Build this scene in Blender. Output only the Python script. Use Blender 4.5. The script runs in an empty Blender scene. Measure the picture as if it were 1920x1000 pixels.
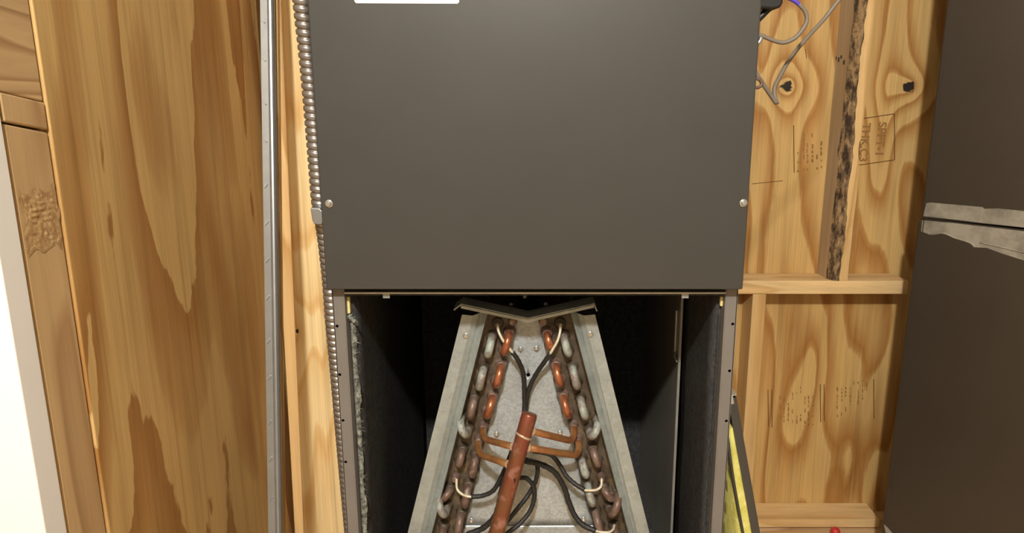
import bpy, bmesh, math, random
from mathutils import Vector, Matrix, noise
random.seed(7)
S = bpy.context.scene
COL = S.collection

# ------------------------------------------------------------------ camera
FPX, CX, CY = 1330.0, 1003.0, 500.0          # focal length and principal point, photo pixels (1920x1000)
TH = math.radians(12.54)                     # pitch down
ZC = 1.181                                   # camera height above the floor
cam_d = bpy.data.cameras.new('camera')
cam = bpy.data.objects.new('camera', cam_d); COL.objects.link(cam)
cam.location = (0, 0, ZC)
cam.rotation_euler = (math.pi/2 - TH, 0, 0)
cam_d.sensor_fit = 'HORIZONTAL'; cam_d.sensor_width = 36.0
cam_d.lens = FPX/1920*36.0
cam_d.shift_x = (960-CX)/1920
cam_d.clip_start = 0.02
S.camera = cam

# ------------------------------------------------------------------ light
w = bpy.data.worlds.new('world'); S.world = w; w.use_nodes = True
w.node_tree.nodes['Background'].inputs[0].default_value = (1.0, 0.93, 0.82, 1)
w.node_tree.nodes['Background'].inputs[1].default_value = 0.0
def lamp(name, loc, power, radius, col):
    d = bpy.data.lights.new(name, 'POINT'); d.energy = power; d.shadow_soft_size = radius; d.color = col
    o = bpy.data.objects.new(name, d); COL.objects.link(o); o.location = loc
    return o
lamp('ceiling_bulb_offscreen', (-0.06, -0.75, 2.25), 62, 0.05, (1.0, 0.965, 0.90))
S.view_settings.view_transform = 'Standard'; S.view_settings.look = 'None'
S.view_settings.gamma = 1.0; S.view_settings.use_curve_mapping = False
S.view_settings.exposure = 1.65

# ------------------------------------------------------------------ pixel -> point
ct, st = math.cos(TH), math.sin(TH)
def ray(px, py):
    a, b = (px-CX)/FPX, (CY-py)/FPX
    return Vector((a, b*st+ct, b*ct-st))
O = Vector((0, 0, ZC))
def atY(px, py, Y): r = ray(px, py); return O + r*(Y/r.y)
def atX(px, py, X): r = ray(px, py); return O + r*(X/r.x)
def atD(px, py, D): return O + ray(px, py)*D
def zat(py, Y): return atY(CX, py, Y).z
def ext(a, b, t): return a + (b-a)*t

# ------------------------------------------------------------------ mesh helpers
def wl(o):
    v = Vector((0, 0, 0))
    while o is not None: v += o.location; o = o.parent
    return v
def link(name, me, mats, parent=None):
    o = bpy.data.objects.new(name, me); COL.objects.link(o)
    if mats is not None:
        for m in (mats if isinstance(mats, (list, tuple)) else [mats]): me.materials.append(m)
    if parent is not None:
        o.parent = parent; o.location = -wl(parent)
    return o
def mk(name, verts, faces, mats, parent=None, smooth=False, mi=None, fix=True):
    me = bpy.data.meshes.new(name)
    me.from_pydata([tuple(v) for v in verts], [], faces)
    if fix:
        bm = bmesh.new(); bm.from_mesh(me); bmesh.ops.recalc_face_normals(bm, faces=bm.faces); bm.to_mesh(me); bm.free()
    if mi:
        for p, i in zip(me.polygons, mi): p.material_index = i
    if smooth:
        for p in me.polygons: p.use_smooth = True
    me.update()
    return link(name, me, mats, parent)
def bevel(o, wdt, seg=2):
    bm = bmesh.new(); bm.from_mesh(o.data)
    es = [e for e in bm.edges if len(e.link_faces) == 2 and e.calc_face_angle(0) > 0.5]
    bmesh.ops.bevel(bm, geom=es, offset=wdt, segments=seg, affect='EDGES', profile=0.5, clamp_overlap=True)
    bm.to_mesh(o.data); bm.free(); o.data.update()
    return o
BF = [(0,1,2,3),(7,6,5,4),(0,4,5,1),(1,5,6,2),(2,6,7,3),(3,7,4,0)]
def hexa(name, p, mats, parent=None, bev=0, seg=2):
    o = mk(name, p, BF, mats, parent)
    if bev: bevel(o, bev, seg)
    return o
def box(name, x0, x1, y0, y1, z0, z1, mats, parent=None, bev=0, seg=2):
    p = [(x0,y0,z0),(x1,y0,z0),(x1,y1,z0),(x0,y1,z0),(x0,y0,z1),(x1,y0,z1),(x1,y1,z1),(x0,y1,z1)]
    return hexa(name, p, mats, parent, bev, seg)
def prism(name, front, back, mats, parent=None, bev=0):
    n = len(front)
    f = [tuple(range(n)), tuple(range(2*n-1, n-1, -1))] + [(i, (i+1) % n, n+(i+1) % n, n+i) for i in range(n)]
    o = mk(name, list(front)+list(back), f, mats, parent)
    if bev: bevel(o, bev)
    return o
def off(pts, d): return [Vector(p)+Vector(d) for p in pts]
def loft(name, rings, mats, parent=None, caps=True, smooth=True):
    n = len(rings[0]); v = [p for r in rings for p in r]; f = []
    for i in range(len(rings)-1):
        for j in range(n):
            f.append((i*n+j, i*n+(j+1) % n, (i+1)*n+(j+1) % n, (i+1)*n+j))
    if caps: f += [tuple(range(n-1, -1, -1)), tuple(range((len(rings)-1)*n, len(rings)*n))]
    o = mk(name, v, f, mats, parent)
    if smooth:
        for p in o.data.polygons: p.use_smooth = len(p.vertices) == 4
    return o
def spline(pts, per=6):
    pts = [Vector(p) for p in pts]
    if len(pts) < 3: return pts
    P = [pts[0]*2-pts[1]] + pts + [pts[-1]*2-pts[-2]]
    out = []
    for i in range(1, len(P)-2):
        a, b, c, d = P[i-1], P[i], P[i+1], P[i+2]
        for k in range(per):
            t = k/per
            out.append(0.5*((2*b)+(c-a)*t+(2*a-5*b+4*c-d)*t*t+(3*b-a-3*c+d)*t**3))
    out.append(pts[-1]); return out
def sweep_rings(path, rad, n):
    rings = []; t0 = (path[1]-path[0]).normalized()
    u = t0.orthogonal().normalized()
    for i, p in enumerate(path):
        t = (path[min(i+1, len(path)-1)]-path[max(i-1, 0)]).normalized()
        u = (u - t*u.dot(t)).normalized(); v = t.cross(u)
        r = rad(i) if callable(rad) else rad
        rings.append([p+(u*math.cos(2*math.pi*k/n)+v*math.sin(2*math.pi*k/n))*r for k in range(n)])
    return rings
def tube(name, pts, r, mat, parent=None, n=12, per=6, raw=False):
    path = [Vector(p) for p in pts] if raw else spline(pts, per)
    return loft(name, sweep_rings(path, r, n), mat, parent)
def lathe_y(name, c, prof, mat, parent=None, n=20, axis=(0, -1, 0)):
    """prof: list of (distance along axis, radius)"""
    c = Vector(c); ax = Vector(axis).normalized(); u = ax.orthogonal().normalized(); v = ax.cross(u)
    return loft(name, [[c+ax*d+(u*math.cos(2*math.pi*k/n)+v*math.sin(2*math.pi*k/n))*r for k in range(n)] for d, r in prof], mat, parent)
def empty(name, loc, label, cat, group=None):
    o = bpy.data.objects.new(name, None); COL.objects.link(o); o.location = loc; o.empty_display_size = .05
    return tag(o, label, cat, group)
def tag(o, label, cat, group=None):
    o['label'] = label; o['category'] = cat
    if group: o['group'] = group
    return o
def drill(o, holes, depth=.02):
    """cut round holes (centre, radius) along Y through o"""
    cv, cf = [], []
    for c, r in holes:
        b = len(cv); n = 14
        for dy in (-depth, depth): cv += [(c[0]+r*math.cos(2*math.pi*k/n), c[1]+dy, c[2]+r*math.sin(2*math.pi*k/n)) for k in range(n)]
        cf += [tuple(b+k for k in range(n)), tuple(b+n+k for k in reversed(range(n)))] + [(b+k, b+n+k, b+n+(k+1) % n, b+(k+1) % n) for k in range(n)]
    cut = mk('cutter', cv, cf, None)
    bpy.context.view_layer.update()
    md = o.modifiers.new('drill', 'BOOLEAN'); md.operation = 'DIFFERENCE'; md.solver = 'EXACT'; md.object = cut
    bpy.context.view_layer.update()
    me = bpy.data.meshes.new_from_object(o.evaluated_get(bpy.context.evaluated_depsgraph_get()))
    o.modifiers.remove(md); o.data = me
    bpy.data.objects.remove(cut)
def struct(o): o['kind'] = 'structure'; return o

# ------------------------------------------------------------------ materials
def srgb(r, g, b):
    f = lambda c: (c/255/12.92) if c/255 <= .04045 else ((c/255+.055)/1.055)**2.4
    return (f(r), f(g), f(b), 1)
class N:
    def __init__(s, name):
        s.m = bpy.data.materials.new(name); s.m.use_nodes = True
        s.t = s.m.node_tree; s.b = s.t.nodes['Principled BSDF']
    def new(s, typ, **kw):
        n = s.t.nodes.new(typ)
        for k, v in kw.items(): setattr(n, k, v)
        return n
    def put(s, sock, v):
        if hasattr(v, 'is_linked') or hasattr(v, 'links'): s.t.links.new(v, sock)
        else: sock.default_value = v
    def math(s, op, a, b=0.0, c=None):
        n = s.new('ShaderNodeMath', operation=op); s.put(n.inputs[0], a); s.put(n.inputs[1], b)
        if c is not None: s.put(n.inputs[2], c)
        return n.outputs[0]
    def coord(s, scale=(1, 1, 1), loc=(0, 0, 0), rot=(0, 0, 0)):
        tc = s.new('ShaderNodeTexCoord'); mp = s.new('ShaderNodeMapping')
        mp.inputs['Scale'].default_value = scale; mp.inputs['Location'].default_value = loc; mp.inputs['Rotation'].default_value = rot
        s.t.links.new(tc.outputs['Object'], mp.inputs[0]); return mp.outputs[0]
    def noise(s, vec, scale=5, detail=3, rough=.5, dist=0):
        n = s.new('ShaderNodeTexNoise'); s.put(n.inputs['Vector'], vec)
        n.inputs['Scale'].default_value = scale; n.inputs['Detail'].default_value = detail
        n.inputs['Roughness'].default_value = rough; n.inputs['Distortion'].default_value = dist
        return n.outputs[0]
    def ramp(s, fac, stops, interp='LINEAR'):
        n = s.new('ShaderNodeValToRGB'); n.color_ramp.interpolation = interp
        e = n.color_ramp.elements
        while len(e) < len(stops): e.new(0.5)
        for el, (p, c) in zip(e, stops): el.position = p; el.color = c if len(c) == 4 else (*c, 1)
        s.put(n.inputs[0], fac); return n.outputs[0]
    def mix(s, fac, a, b, blend='MIX'):
        n = s.new('ShaderNodeMix', data_type='RGBA', blend_type=blend)
        s.put(n.inputs[0], fac); s.put(n.inputs[6], a); s.put(n.inputs[7], b); return n.outputs[2]
    def bump(s, h, strength=.3, dist=.002):
        n = s.new('ShaderNodeBump'); n.inputs['Strength'].default_value = strength; n.inputs['Distance'].default_value = dist
        s.put(n.inputs['Height'], h); s.t.links.new(n.outputs[0], s.b.inputs['Normal'])
    def fin(s, col, rough=.6, metal=0.0, spec=.5):
        s.put(s.b.inputs['Base Color'], col); s.put(s.b.inputs['Roughness'], rough); s.put(s.b.inputs['Metallic'], metal)
        s.b.inputs['Specular IOR Level'].default_value = spec
        return s.m
def plain(name, col, rough=.5, metal=0, var=.12, scale=30, bump=0, spec=.5):
    s = N(name); n = s.noise(s.coord(), scale, 4, .6)
    k = s.ramp(n, [(.25, (1-var,)*3), (.75, (1+var,)*3)])
    c = s.mix(1.0, col, k, 'MULTIPLY')
    if bump: s.bump(n, bump, .001)
    return s.fin(c, rough, metal, spec)
def mixc(a, b, t): return tuple(x+(y-x)*t for x, y in zip(a, b))
def plywood(name, light, dark, across='x', freq=7.0, sx=3.0, sz=.9, seed=0, knots=(), soft=.55, rough=.6, kz=.55, kf=16.0, hard=False):
    s = N(name)
    ax = {'x': (sx, 0.02, sz), 'y': (0.02, sx, sz)}[across]
    v = s.coord(ax, (seed*1.7, seed*2.3, seed*.9))
    f = s.noise(v, 1.0, 2.0, .45, .35)
    wob = s.noise(s.coord((ax[0]*6, ax[1]*6, sz*9), (seed, 1, 2)), 1.0, 3, .6)
    f = s.math('ADD', s.math('MULTIPLY', f, freq), s.math('MULTIPLY', wob, .30))
    dark_k = None
    if knots:
        tc = s.new('ShaderNodeTexCoord')
        kw = s.noise(s.coord((60, 60, 60)), 1.0, 2, .6)
        for (kx, kz, kr) in knots:
            sub = s.new('ShaderNodeVectorMath', operation='SUBTRACT'); s.t.links.new(tc.outputs['Object'], sub.inputs[0]); sub.inputs[1].default_value = (kx, 0, kz)
            mul = s.new('ShaderNodeVectorMath', operation='MULTIPLY'); s.t.links.new(sub.outputs[0], mul.inputs[0]); mul.inputs[1].default_value = (1, 0, kz)
            ln = s.new('ShaderNodeVectorMath', operation='LENGTH'); s.t.links.new(mul.outputs[0], ln.inputs[0])
            d = ln.outputs['Value']
            e = s.math('POWER', 2.718, s.math('MULTIPLY', d, -kf))
            f = s.math('ADD', f, s.math('MULTIPLY', e, 2.6))
            dd = s.math('ADD', s.math('DIVIDE', d, kr), s.math('MULTIPLY', s.math('SUBTRACT', kw, .5), 1.9))
            m = s.ramp(dd, [(.75, (1, 1, 1)), (.98, (0, 0, 0))])
            dark_k = m if dark_k is None else s.math('MAXIMUM', dark_k, m)
    fr = s.math('FRACT', f)
    mid = mixc(light, dark, .45)
    c = s.ramp(fr, [(0.0, light), (.35, mixc(light, dark, .12)), (soft, mid)] + ([(.88, dark), (.965, dark), (.985, light)] if hard else [(.84, dark), (.94, mixc(light, dark, .7)), (1.0, light)]))
    st_ = s.noise(s.coord((ax[0]*60 if across == 'x' else .02, ax[1]*60 if across == 'y' else .02, 3.0)), 1.0, 4, .65)
    c = s.mix(1.0, c, s.ramp(st_, [(.3, (.84,)*3), (.7, (1.1,)*3)]), 'MULTIPLY')
    md_ = s.noise(s.coord((ax[0]*9 if across == 'x' else .02, ax[1]*9 if across == 'y' else .02, 1.6), (2, 7, 1)), 1.0, 3, .6, .4)
    c = s.mix(1.0, c, s.ramp(md_, [(.32, (.80, .76, .70)), (.5, (1, 1, 1)), (.72, (1.08, 1.07, 1.05))]), 'MULTIPLY')
    bl = s.noise(s.coord((5, 5, 3)), 1.0, 2, .5)
    c = s.mix(1.0, c, s.ramp(bl, [(.3, (.9, .88, .85)), (.7, (1.08, 1.08, 1.08))]), 'MULTIPLY')
    if dark_k is not None: c = s.mix(dark_k, c, (.014, .008, .004, 1))
    s.bump(st_, .12, .0008)
    return s.fin(c, rough)
def lumber(name, light, dark, axis='z', seed=0, rough=.6, rings=5.0, streak=55):
    s = N(name)
    lo = {'z': (1, 1, .12), 'x': (.12, 1, 1), 'y': (1, .12, 1)}[axis]
    v = s.coord(tuple(a*9 for a in lo), (seed, seed*.37, seed*1.3))
    f = s.math('MULTIPLY', s.noise(v, 1.0, 2, .5, .25), rings)
    fr = s.math('FRACT', f)
    c = s.ramp(fr, [(0, light), (.55, mixc(light, dark, .25)), (.88, dark), (1, light)])
    n2 = s.noise(s.coord(tuple(a*streak for a in (lo[0], lo[1], lo[2]*.4)) if axis == 'z' else tuple(a*streak for a in lo)), 1.0, 4, .65)
    c = s.mix(1.0, c, s.ramp(n2, [(.3, (.85,)*3), (.7, (1.1,)*3)]), 'MULTIPLY')
    s.bump(n2, .15, .001)
    return s.fin(c, rough)
def metal_galv(name, col, rough=.42, metal=.55, spangle=120, var=.18, stain=None):
    s = N(name)
    vo = s.new('ShaderNodeTexVoronoi'); s.t.links.new(s.coord(), vo.inputs['Vector']); vo.inputs['Scale'].default_value = spangle
    sp = s.new('ShaderNodeSeparateColor'); s.t.links.new(vo.outputs['Color'], sp.inputs[0])
    c = s.mix(1.0, col, s.ramp(sp.outputs[0], [(0, (1-var,)*3), (1, (1+var,)*3)]), 'MULTIPLY')
    n = s.noise(s.coord(), 18, 5, .65)
    c = s.mix(1.0, c, s.ramp(n, [(.3, (.82,)*3), (.7, (1.1,)*3)]), 'MULTIPLY')
    if stain:
        n2 = s.noise(s.coord((1, 1, 1), (3, 1, 4)), 9, 5, .7)
        c = s.mix(s.ramp(n2, [(.45, (0, 0, 0)), (.68, (1, 1, 1))]), c, stain)
    s.bump(n, .06, .001)
    return s.fin(c, rough, metal)
def blotch(name, a, b, scale=60, lo=.42, hi=.6, rough=.45, metal=.3, c3=None, bump=.1, st=(1, 1, 1)):
    s = N(name)
    n = s.noise(s.coord(st), scale, 5, .65)
    c = s.mix(s.ramp(n, [(lo, (0, 0, 0)), (hi, (1, 1, 1))]), a, b)
    if c3 is not None:
        n2 = s.noise(s.coord((1, 1, 1), (5, 2, 8)), scale*1.7, 4, .6)
        c = s.mix(s.ramp(n2, [(.55, (0, 0, 0)), (.7, (1, 1, 1))]), c, c3)
    if bump: s.bump(n, bump, .001)
    return s.fin(c, rough, metal)

YW, YS = 1.92, 1.83            # plywood back wall, stud faces
K1 = atY(1475, 162, YW); K2 = atY(1702, 163, YW)
M = {}
M['ply_back'] = plywood('plywood_back', srgb(212, 178, 116), srgb(172, 122, 60), 'x', 9.0, 4.6, .8, 3.0, [(K1.x, K1.z, .017), (K2.x, K2.z, .019)])
M['ply_left'] = plywood('plywood_left', srgb(208, 175, 116), srgb(166, 120, 64), 'y', 4.6, 5.2, 1.15, 6.2, (), .45, hard=True)
M['lumber_v'] = lumber('pale_lumber_vertical', srgb(232, 196, 138), srgb(205, 160, 98), 'z', 1.0)
M['lumber_h'] = lumber('pale_lumber_horizontal', srgb(240, 208, 154), srgb(218, 178, 120), 'x', 2.0)
KP = atY(557, 622, 1.25)
M['post'] = plywood('smooth_pale_lumber', srgb(244, 219, 166), srgb(226, 186, 124), 'x', 5.0, 9.0, .5, 4.1, [(KP.x, KP.z, .0035)], .7, .5, .2, 9.0)
M['brown_stud'] = lumber('brown_lumber', srgb(202, 170, 124), srgb(178, 142, 98), 'z', 8.0)
M['grey_stud'] = lumber('weathered_shaded_lumber', srgb(196, 176, 146), srgb(176, 152, 120), 'z', 5.0, .7, 3)  # greyed old wood, with some of the side face's shade painted into its tone
M['bark'] = blotch('bark', srgb(58, 44, 30), srgb(172, 142, 102), 75, .42, .62, .9, 0, srgb(108, 76, 46), .9, (1, 1, .35))
M['ink'] = plain('faded_ink', srgb(150, 112, 62), .8, 0, .35, 260)
M['ink_dark'] = plain('dark_ink', srgb(104, 68, 30), .8, 0, .3, 200)
M['panel'] = plain('charcoal_paint', srgb(60, 59.5, 57), .36, 0, .05, 14, .02)
M['frame'] = plain('grey_painted_steel', srgb(112, 108, 104), .5, 0, .05, 20)
M['frame_dark'] = plain('dark_steel', srgb(58, 56, 54), .5, 0, .06, 20)
M['liner'] = plain('black_fibre_liner', srgb(62, 62, 62), .95, 0, .45, 140, .6, .15)
M['liner_back'] = plain('black_rear_liner', srgb(62, 62, 62), .95, 0, .45, 90, .6, .15)
M['fuzz'] = blotch('grey_fibre', srgb(150, 152, 142), srgb(66, 66, 62), 120, .4, .62, .95, 0, None, .6)
M['foam'] = plain('yellow_foam', srgb(222, 208, 140), .9, 0, .15, 120)
M['galv'] = metal_galv('galvanized_steel', srgb(160, 167, 165), .45, .3, 150, .08)
M['galv_plate'] = metal_galv('galvanized_plate', srgb(172, 180, 184), .42, .3, 330, .16)
M['bright'] = plain('bare_cut_steel', srgb(178, 178, 174), .32, .5, .08, 60)
M['baffle'] = plain('dull_baffle_steel', srgb(158, 154, 144), .38, .3, .12, 9)
M['zinc'] = plain('zinc_screw', srgb(200, 200, 196), .28, .8, .1, 200)
M['copper'] = blotch('clean_copper', srgb(186, 120, 84), srgb(150, 88, 60), 45, .4, .65, .3, .6, srgb(104, 62, 48), .05)
M['feeder'] = blotch('brazed_copper', srgb(176, 126, 78), srgb(150, 96, 64), 50, .4, .65, .32, .55, srgb(132, 100, 56), .05)
M['header'] = blotch('weathered_copper', srgb(128, 70, 52), srgb(118, 78, 48), 26, .4, .62, .36, .4, srgb(160, 116, 104), .08)
M['verdigris'] = blotch('verdigris_copper', srgb(160, 170, 164), srgb(132, 124, 116), 55, .42, .58, .55, .15, srgb(112, 84, 76), .2)
M['dullcopper'] = blotch('tarnished_copper', srgb(122, 102, 92), srgb(100, 76, 66), 50, .42, .62, .45, .25, srgb(150, 140, 132), .2)
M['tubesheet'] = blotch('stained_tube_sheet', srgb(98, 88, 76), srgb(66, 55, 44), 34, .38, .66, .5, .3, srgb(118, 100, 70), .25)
M['solder'] = plain('solder_ring', srgb(196, 176, 150), .4, .5, .25, 150)
M['cap_white'] = plain('pale_capillary', srgb(206, 196, 172), .4, .2, .15, 150)
M['rubber'] = plain('black_sleeve', srgb(34, 34, 33), .55, 0, .3, 150, .3)
M['hole'] = plain('hole_black', srgb(10, 10, 10), .9, 0, .05)
M['conduit'] = plain('conduit_steel', srgb(150, 146, 142), .34, .75, .1, 60)
M['strip'] = plain('grey_steel_strip', srgb(150, 152, 152), .36, .6, .08, 40)
M['door'] = plain('white_door_paint', srgb(240, 239, 236), .5, 0, .02, 8)
M['duct'] = plain('dark_duct_steel', srgb(74, 66, 56), .36, .3, .08, 5)
M['sealant'] = blotch('grey_sealant', srgb(164, 158, 144), srgb(128, 122, 110), 22, .4, .65, .45, .15, None, .1)
M['fibreglass'] = blotch('yellow_fibreglass', srgb(212, 206, 116), srgb(190, 184, 88), 40, .4, .65, .95, 0, srgb(228, 224, 160), .6)
M['label'] = plain('white_label', srgb(246, 246, 244), .5, 0, .01)
M['cable'] = plain('grey_cable_jacket', srgb(120, 110, 98), .5, 0, .08, 80)
M['black'] = plain('black_plastic', srgb(24, 24, 26), .45, 0, .1, 80)
M['blue'] = plain('violet_wire', srgb(86, 70, 190), .45, 0, .05, 80)
M['red'] = plain('red_plastic', srgb(208, 56, 60), .4, 0, .05, 80)
M['drywall'] = plain('painted_drywall', srgb(150, 140, 122), .8, 0, .03, 6)
M['floor'] = lumber('plank_floor', srgb(222, 192, 150), srgb(190, 152, 108), 'x', 3.3)
M['chip'] = blotch('torn_wood_fibre', srgb(194, 160, 110), srgb(164, 126, 82), 110, .4, .6, .85, 0, srgb(218, 190, 144), .9)
M['rough'] = lumber('rough_sawn_lumber', srgb(202, 170, 124), srgb(160, 124, 82), 'y', 12.0, .7, 14, 40)

# ================================================================== THE SETTING
HC = 2.45
struct(box('floor', -1.7, 1.9, -1.9, YW+.1, -.05, 0, M['floor']))
struct(box('ceiling', -1.7, 1.9, -1.9, YW+.1, HC, HC+.05, M['drywall']))
wall_back = struct(box('wall_back', -1.7, 1.9, YW, YW+.1, 0, HC, M['ply_back']))
wall_left = struct(box('wall_left', -.509, -.5, .746, 1.345, 0, 2.2, M['ply_left'], None, .0015))
struct(box('wall_right', 1.85, 1.9, -1.9, YW, 0, HC, M['drywall']))
struct(box('wall_front', -1.7, 1.9, -1.9, -1.85, 0, HC, M['drywall']))
struct(box('wall_outer', -1.7, -1.65, -1.85, YW, 0, HC, M['drywall']))
door = struct(box('door_1', -1.3, -.5, .648, .679, .006, 2.05, M['door'], None, .0015))

# ================================================================== CABINET
YP, YF, YL, YB = .89, .91, .93, 1.49
HW = .2693; XI = .247
Z_PB = zat(543.5, YP)                 # bottom edge of the front panel
Z_LIP = zat(551.5, .905)              # front lip of the shelf between the two compartments
Z_TOP = ZC+.42
cab = empty('air_handler', (0, (YF+YB)/2, 0), 'tall charcoal steel air handler cabinet with its lower compartment left open', 'air handler')
for sx in (-1, 1):
    a, b = sorted((sx*HW, sx*(HW-.0015)))
    box('side_panel', a, b, YF, YB+.02, 0, Z_TOP, M['frame'] , cab)
    # front flange with folded return lip
    a, b = sorted((sx*HW, sx*(HW-.015)))
    fl = box('front_flange', a, b, YF, YF+.0015, 0.002, Z_PB+.004, M['frame'], cab, .0006)
    a, b = sorted((sx*(HW-.015), sx*(HW-.0165)))
    box('flange_return', a, b, YF+.0002, YF+.018, .002, Z_PB+.004, M['frame'], fl)
    hp = [(632, 612), (637, 703), (643, 789), (648, 867)] if sx < 0 else [(1374, 608), (1368, 696), (1362, 790)]
    drill(fl, [(atY(p[0], p[1], YF), .0022) for p in hp], .004)
box('back_panel', -HW+.002, HW-.002, YB+.018, YB+.02, 0, Z_TOP, M['frame_dark'], cab)
box('top_panel', -HW, HW, YF, YB+.02, Z_TOP, Z_TOP+.002, M['frame_dark'], cab)
sh = box('compartment_shelf', -HW+.018, HW-.018, .905, YB, Z_LIP, Z_LIP+.0022, M['bright'], cab)
box('shelf_liner', -HW+.02, HW-.02, .912, YB, Z_LIP-.004, Z_LIP-.0005, M['liner_back'], sh)
for px in (725, 1284):
    c = atY(px, 556, .912); box('shelf_tab', c.x-.0045, c.x+.0045, .9095, .9115, Z_LIP-.007, Z_LIP-.0002, M['galv'], sh)
# front panel: shallow pan with rounded edges
fp = box('front_panel', -HW-.001, HW, YP, YF-.0008, Z_PB, Z_TOP, M['panel'], cab, .0022, 3)
def screw(name, c, par, r=.0052, mat=None):
    m = mat or M['zinc']
    s = lathe_y(name, c, [(0, r), (.0008, r), (.0013, r*.78), (.0013, r*.62)], m, par, 16)
    lathe_y('hex_head', Vector(c)+Vector((0, -.0012, 0)), [(0, r*.62), (.0028, r*.60), (.0034, r*.5)], m, s, 6)
    return s
for p in ((617, 382), (1394, 381)): screw('panel_screw', atY(p[0], p[1], YP), fp)
a = atY(665, 6, YP); b = atY(861, 7.5, YP)
lab = prism('rating_label', [(a.x+.002, YP-.0006, a.z), (b.x-.002, YP-.0006, a.z-.0006), (b.x, YP-.0006, a.z+.0015), (b.x, YP-.0006, a.z+.09), (a.x, YP-.0006, a.z+.09), (a.x, YP-.0006, a.z+.002)],
            [(a.x+.002, YP+.001, a.z), (b.x-.002, YP+.001, a.z-.0006), (b.x, YP+.001, a.z+.0015), (b.x, YP+.001, a.z+.09), (a.x, YP+.001, a.z+.09), (a.x, YP+.001, a.z+.002)], M['label'], fp)
lab['label'] = 'white rating label with rounded corners'
# liners
def wavy_slab(name, x_out, x_in, y0, y1, z0, z1, mat, ny=14, nz=26, amp=.0022, seed=0):
    v, f = [], []
    for i in range(nz+1):
        for j in range(ny+1):
            y = y0+(y1-y0)*j/ny; z = z0+(z1-z0)*i/nz
            d = amp*noise.noise(Vector((y*9+seed, z*7, seed)))+amp*.4*noise.noise(Vector((y*30, z*30, seed)))
            v.append((x_in + d, y, z))
    nn = len(v)
    v += [(x_out, p[1], p[2]) for p in v[:nn]]
    W = ny+1
    for i in range(nz):
        for j in range(ny):
            q = (i*W+j, i*W+j+1, (i+1)*W+j+1, (i+1)*W+j); f.append(q); f.append(tuple(nn+k for k in reversed(q)))
    for i in range(nz):
        for j in (0, ny):
            f.append((i*W+j, (i+1)*W+j, nn+(i+1)*W+j, nn+i*W+j))
    for j in range(ny):
        for i in (0, nz):
            f.append((i*W+j, i*W+j+1, nn+i*W+j+1, nn+i*W+j))
    return mk(name, v, f, mat, cab, True)
ZB = .32
ll = wavy_slab('side_liner', -HW+.002, -XI, YL, YB, ZB, Z_LIP-.004, M['liner'], seed=1)
YPL = 1.123
lr = wavy_slab('side_liner', HW-.002, XI, YL, YPL, ZB, Z_LIP-.004, M['liner'], ny=6, seed=5)
box('rear_liner', -XI, XI, YB, YB+.016, ZB, Z_LIP-.004, M['liner_back'], cab)
for k in range(9):     # stitched ribs of the rear liner
    x = -XI+.012+k*.055
    box('liner_rib', x, x+.004, YB-.003, YB+.001, ZB+.01, Z_LIP-.01, M['liner_back'], cab)
baf = box('baffle_plate', XI-.007, XI-.0055, YPL+.002, YB-.001, ZB, Z_LIP-.005, M['baffle'], cab)
box('baffle_edge', XI-.0062, XI-.0035, YPL-.0005, YPL+.0018, ZB, Z_LIP-.005, M['bright'], baf)
c0 = atY(1280, 580, YPL+.03); c1 = atY(1278, 662, YPL+.03)
box('baffle_fold', XI-.0105, XI-.0072, YPL+.022, YPL+.034, c1.z, c0.z, M['bright'], baf, .001)
tube('baffle_clip', [(XI-.0085, YPL+.022, c1.z+.004), (XI-.011, YPL+.012, c1.z-.001), (XI-.009, YPL+.002, c1.z-.006)], .0017, M['bright'], baf, 8)
# frayed insulation edge, left
def fray(name, x0, x1, y, ztop, zbot, n, mat, seed):
    rnd = random.Random(seed); v, f = [], []
    nz, nx = 90, 5
    for i in range(nz+1):
        z = ztop+(zbot-ztop)*i/nz
        wv = .55+.45*noise.noise(Vector((seed, 0, z*22)))+.15*noise.noise(Vector((seed, 3, z*90)))
        for j in range(nx+1):
            t = j/nx
            v.append((x0+(x1-x0)*t*wv, y-.006*math.sin(math.pi*t)*(.6+.7*noise.noise(Vector((t*5, seed, z*60)))), z))
    for i in range(nz):
        for j in range(nx): q = i*(nx+1)+j; f.append((q, q+1, q+nx+2, q+nx+1))
    for k in range(n):
        z = rnd.uniform(zbot, ztop); p = Vector((rnd.uniform(x0, x1*.35+x0*.65), y-.003, z))
        d = Vector((rnd.uniform(-.2, 1.0)*(1 if x1 > x0 else -1), rnd.uniform(-.5, .3), rnd.uniform(-1, 1))).normalized()*rnd.uniform(.004, .012)
        wd = Vector((0, .0002, .00035)); b = len(v)
        v += [p-wd, p+wd, p+d*.5+Vector((0, 0, .001))+wd*.6, p+d*.5+Vector((0, 0, .001))-wd*.6, p+d]
        f += [(b, b+1, b+2, b+3), (b+3, b+2, b+4)]
    o = mk(name, v, f, mat, cab, True, None, False); o['kind'] = 'stuff'; return o
fz = zat(592, YL); fray('frayed_insulation', -HW+.0175, -XI+.008, YL-.002, fz, ZB, 520, M['fuzz'], 3)['label'] = 'pale grey frayed fibre edge'
a = atY(653, 596, YL); b = atY(671, 604, YL)
loft('fibre_tuft', sweep_rings(spline([atY(655, 592, YL-.006), atY(661, 600, YL-.008), atY(668, 605, YL-.004), atY(670, 610, YL-.002)], 5), lambda i: .0042-.0002*i+.0012*math.sin(i*2.1), 8), M['fuzz'], cab)
fray('frayed_insulation', HW-.019, XI+.001, YL-.001, fz, ZB, 60, M['liner'], 9)
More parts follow.
